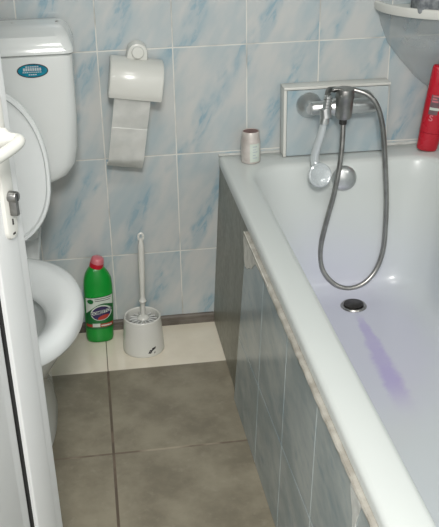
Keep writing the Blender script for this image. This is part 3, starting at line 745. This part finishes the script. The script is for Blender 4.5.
o = obj('logo_face', ell(0.004, 0.100, 0.028, 0.0215, 0.25, 0.0016), 'label_navy', bb); o.parent = lb
o = obj('logo_accent', ell(0.010, 0.087, 0.018, 0.0065, 0.35, 0.0020), 'label_red', bb); o.parent = lb
o = obj('logo_band', wave_band(lambda x: 0.098+0.22*x, lambda x: 0.1085+0.22*x, 0.0019, -0.026, 0.034, 16), 'label_white', bb); o.parent = lb
t = text_mesh('DOMESTOS', 0.0125, 0.0003)
for v in t.verts: v.co = Vector((v.co.x*0.93+0.004, v.co.y+0.1038+0.22*v.co.x, 0))
map_bm(t, bmap(0.0024)); o = obj('logo_text', t, 'label_navy', bb, smooth=False); o.parent = lb
bm = ell(-0.026, 0.137, 0.0085, 0.0075, 0, 0.0012); o = obj('round_emblem', bm, 'label_green', bb); o.parent = lb
bm = bmesh.new()
for z_, a_, b_ in ((0.1455, -0.014, 0.034), (0.1395, -0.014, 0.030)): join(bm, wave_band(lambda x, z_=z_: z_-0.0009+0.10*x, lambda x, z_=z_: z_+0.0009+0.10*x, 0.0012, a_, b_, 14))
o = obj('band_print', bm, 'black', bb); o.parent = lb

# ------------------------------------------------------------------ toilet brush in its holder
bh = thing('brush_holder', 'white round plastic brush pot standing on the pale floor tiles', 'holder', (0.071, -0.128, 0.0))
bh.scale = (1.07, 1.07, 1.03)
bm = bmesh.new()
lathe(bm, [(0.0545, 0.0), (0.0560, 0.002), (0.0558, 0.008), (0.0535, 0.05), (0.0505, 0.098), (0.0500, 0.104), (0.0475, 0.1065), (0.0445, 0.104), (0.0440, 0.098), (0.046, 0.05), (0.047, 0.006), (0.001, 0.005)], 48)
obj('pot', bm, 'white_plastic', bh)
bm = bmesh.new()
def pot(x, y, z): r = 0.0566-(y)*0.054; a = x/r; return (r*math.sin(a), -r*math.cos(a), y)
for (pts) in ([(-0.004, 0.014), (0.004, 0.012), (0.010, 0.022), (0.002, 0.024)], [(0.006, 0.018), (0.018, 0.024), (0.020, 0.030), (0.008, 0.028)], [(0.012, 0.010), (0.018, 0.012), (0.016, 0.016)]):
    bm.faces.new([bm.verts.new(pot(x+0.012, y, 0)) for x, y in pts])
o = obj('dark_mark', bm, 'black', bh); o['label'] = 'torn dark print near the foot of the pot'
tb = thing('toilet_brush', 'white toilet brush with a slim upright handle standing in the pot', 'brush', (0.071, -0.128, 0.007), (math.radians(0.8), math.radians(1.5), 0))
bm = bmesh.new()
pts = [(0, 0, 0.085+0.262*k/40) for k in range(41)]
def hr(i, f):
    if f < 0.22: return 0.0068
    if f < 0.28: return 0.0068+0.0050*math.sin((f-0.22)/0.06*PI)
    if f > 0.90: return 0.0090-0.004*((f-0.9)/0.1)
    return 0.0068+0.0022*min(1, (f-0.28)/0.4)
tube(bm, pts, hr, 14)
t = bmesh.new(); lp = [(0.007*math.cos(a), 0, 0.352+0.011*math.sin(a)) for a in [2*PI*k/20 for k in range(21)]]
tube(t, lp, 0.0032, 8); join(bm, t)
obj('handle', bm, 'white_plastic', tb)
bm = bmesh.new(); lathe(bm, [(0.010, 0.04), (0.012, 0.092), (0.018, 0.095), (0.016, 0.099), (0.007, 0.104)], 20); obj('ferrule', bm, 'white_plastic', tb)
bm = bmesh.new()
for ringz, cnt, r1 in ((0.090, 14, 0.039), (0.080, 16, 0.040), (0.06, 16, 0.040), (0.035, 14, 0.036)):
    for k in range(cnt):
        a = 2*PI*k/cnt+ringz*40
        tube(bm, [(0.008*math.cos(a), 0.008*math.sin(a), ringz), (r1*0.6*math.cos(a), r1*0.6*math.sin(a), ringz+0.003), (r1*math.cos(a), r1*math.sin(a), ringz)], 0.0024, 5)
obj('bristles', bm, 'bristle', tb)

# ------------------------------------------------------------------ open door
AL = math.radians(27)
DE = (-0.1355, -1.12, 0.014)
# local: +x runs from the free edge towards the hinge, -y is the visible face outward normal, z up
hd = Vector((-math.sin(AL), -math.cos(AL), 0)); nn = Vector((math.cos(AL), -math.sin(AL), 0))
door = bpy.data.objects.new('door_1', None); COL.objects.link(door); door['kind'] = 'structure'
mw = Matrix((hd, -nn, Vector((0, 0, 1)))).transposed()
if mw.determinant() < 0:
    mw = Matrix((hd, nn*-1, Vector((0, 0, 1)))).transposed()
# the door hangs very slightly out of plumb
pv = Vector((DE[0], DE[1], 0.24))
door.matrix_world = Matrix.Translation(pv) @ Matrix.Rotation(math.radians(-0.6), 4, 'Y') @ Matrix.Translation(-pv) @ Matrix.Translation(DE) @ mw.to_4x4()
DW, DH, SW = 0.66, 2.0, 0.091
bm = bmesh.new()
def prof_bar(bm, x0, x1, z0, z1): box(bm, x0, x1, 0.0, 0.052, z0, z1, 0.004, 3)
prof_bar(bm, 0, SW, 0.0, DH); box(bm, 0.026, SW-0.004, -0.0045, 0.004, 0.004, DH-0.004, 0.0035, 3); prof_bar(bm, DW-SW, DW, 0.008, DH); prof_bar(bm, SW, DW-SW, 0.008, 0.11); prof_bar(bm, SW, DW-SW, DH-0.09, DH)
obj('door_frame', bm, 'door', door, angle=30)
bm = bmesh.new()
for (x0, x1, z0, z1) in ((SW-0.001, SW+0.0055, 0.11, DH-0.09), (DW-SW-0.005, DW-SW+0.001, 0.11, DH-0.09), (SW, DW-SW, 0.108, 0.114), (SW, DW-SW, DH-0.095, DH-0.089)):
    box(bm, x0, x1, 0.0005, 0.050, z0, z1)
obj('gasket', bm, 'gasket', door, smooth=False)
bm = bmesh.new(); box(bm, SW+0.0055, DW-SW-0.005, 0.002, 0.048, 0.114, DH-0.095, 0.005, 3)
box(bm, SW+0.030, DW-SW-0.030, -0.001, 0.01, 0.14, DH-0.125, 0.004, 2)
obj('door_panel', bm, 'door', door, angle=30)
# handle set
PXC = 0.045
bm = bmesh.new()
ol = rrect(0, 0, 0.0155, 0.115, 0.0150, 0, 8)
loft(bm, [[(PXC+x*s, y_, 0.948+z*s2) for x, z, _ in ol] for s, s2, y_ in ((1, 1, 0.0), (1, 1, -0.006), (0.9, 0.985, -0.0095), (0.7, 0.95, -0.0105))])
pl = obj('handle_plate', bm, 'white_plastic', door, angle=40)
ZH = 0.992
bm = bmesh.new()
lathe(bm, [(0.0150, 0.0), (0.0150, 0.006), (0.0098, 0.012), (0.0084, 0.018)], 24, axis_mat((PXC, -0.010, ZH), (0, -1, 0)))
pts = spline([(PXC, -0.018, ZH), (PXC+0.0005, -0.036, ZH), (PXC+0.010, -0.044, ZH), (PXC+0.035, -0.045, ZH-0.002), (PXC+0.075, -0.044, ZH-0.003), (PXC+0.118, -0.043, ZH-0.004)], 8)
tube(bm, pts, lambda i, f: 0.0088 if f < 0.9 else 0.0088-0.004*(f-0.9)/0.1, 16)
obj('door_handle', bm, 'white_plastic', door)
bm = bmesh.new()
lathe(bm, [(0.0085, 0.0), (0.0085, 0.012), (0.0075, 0.0135), (0.001, 0.0136)], 24, axis_mat((PXC, -0.010, 0.902), (0, -1, 0)))
box(bm, PXC-0.0048, PXC+0.0048, -0.0225, -0.010, 0.872, 0.900, 0.002, 2)
lk = obj('lock_cylinder', bm, 'lock', door); lk['label'] = 'grey metal lock cylinder'
bm = bmesh.new(); box(bm, PXC-0.0012, PXC+0.0012, -0.0242, -0.0235, 0.8965, 0.9075)
obj('keyhole', bm, 'black', door).parent = lk
bm = bmesh.new()
box(bm, PXC-0.002, PXC+0.002, -0.0112, -0.0100, 0.856, 0.866, 0.0005, 1); box(bm, PXC-0.004, PXC+0.004, -0.0108, -0.0096, 0.840, 0.844, 0.0005, 1)
obj('screw_slot', bm, 'dark_metal', door).parent = pl
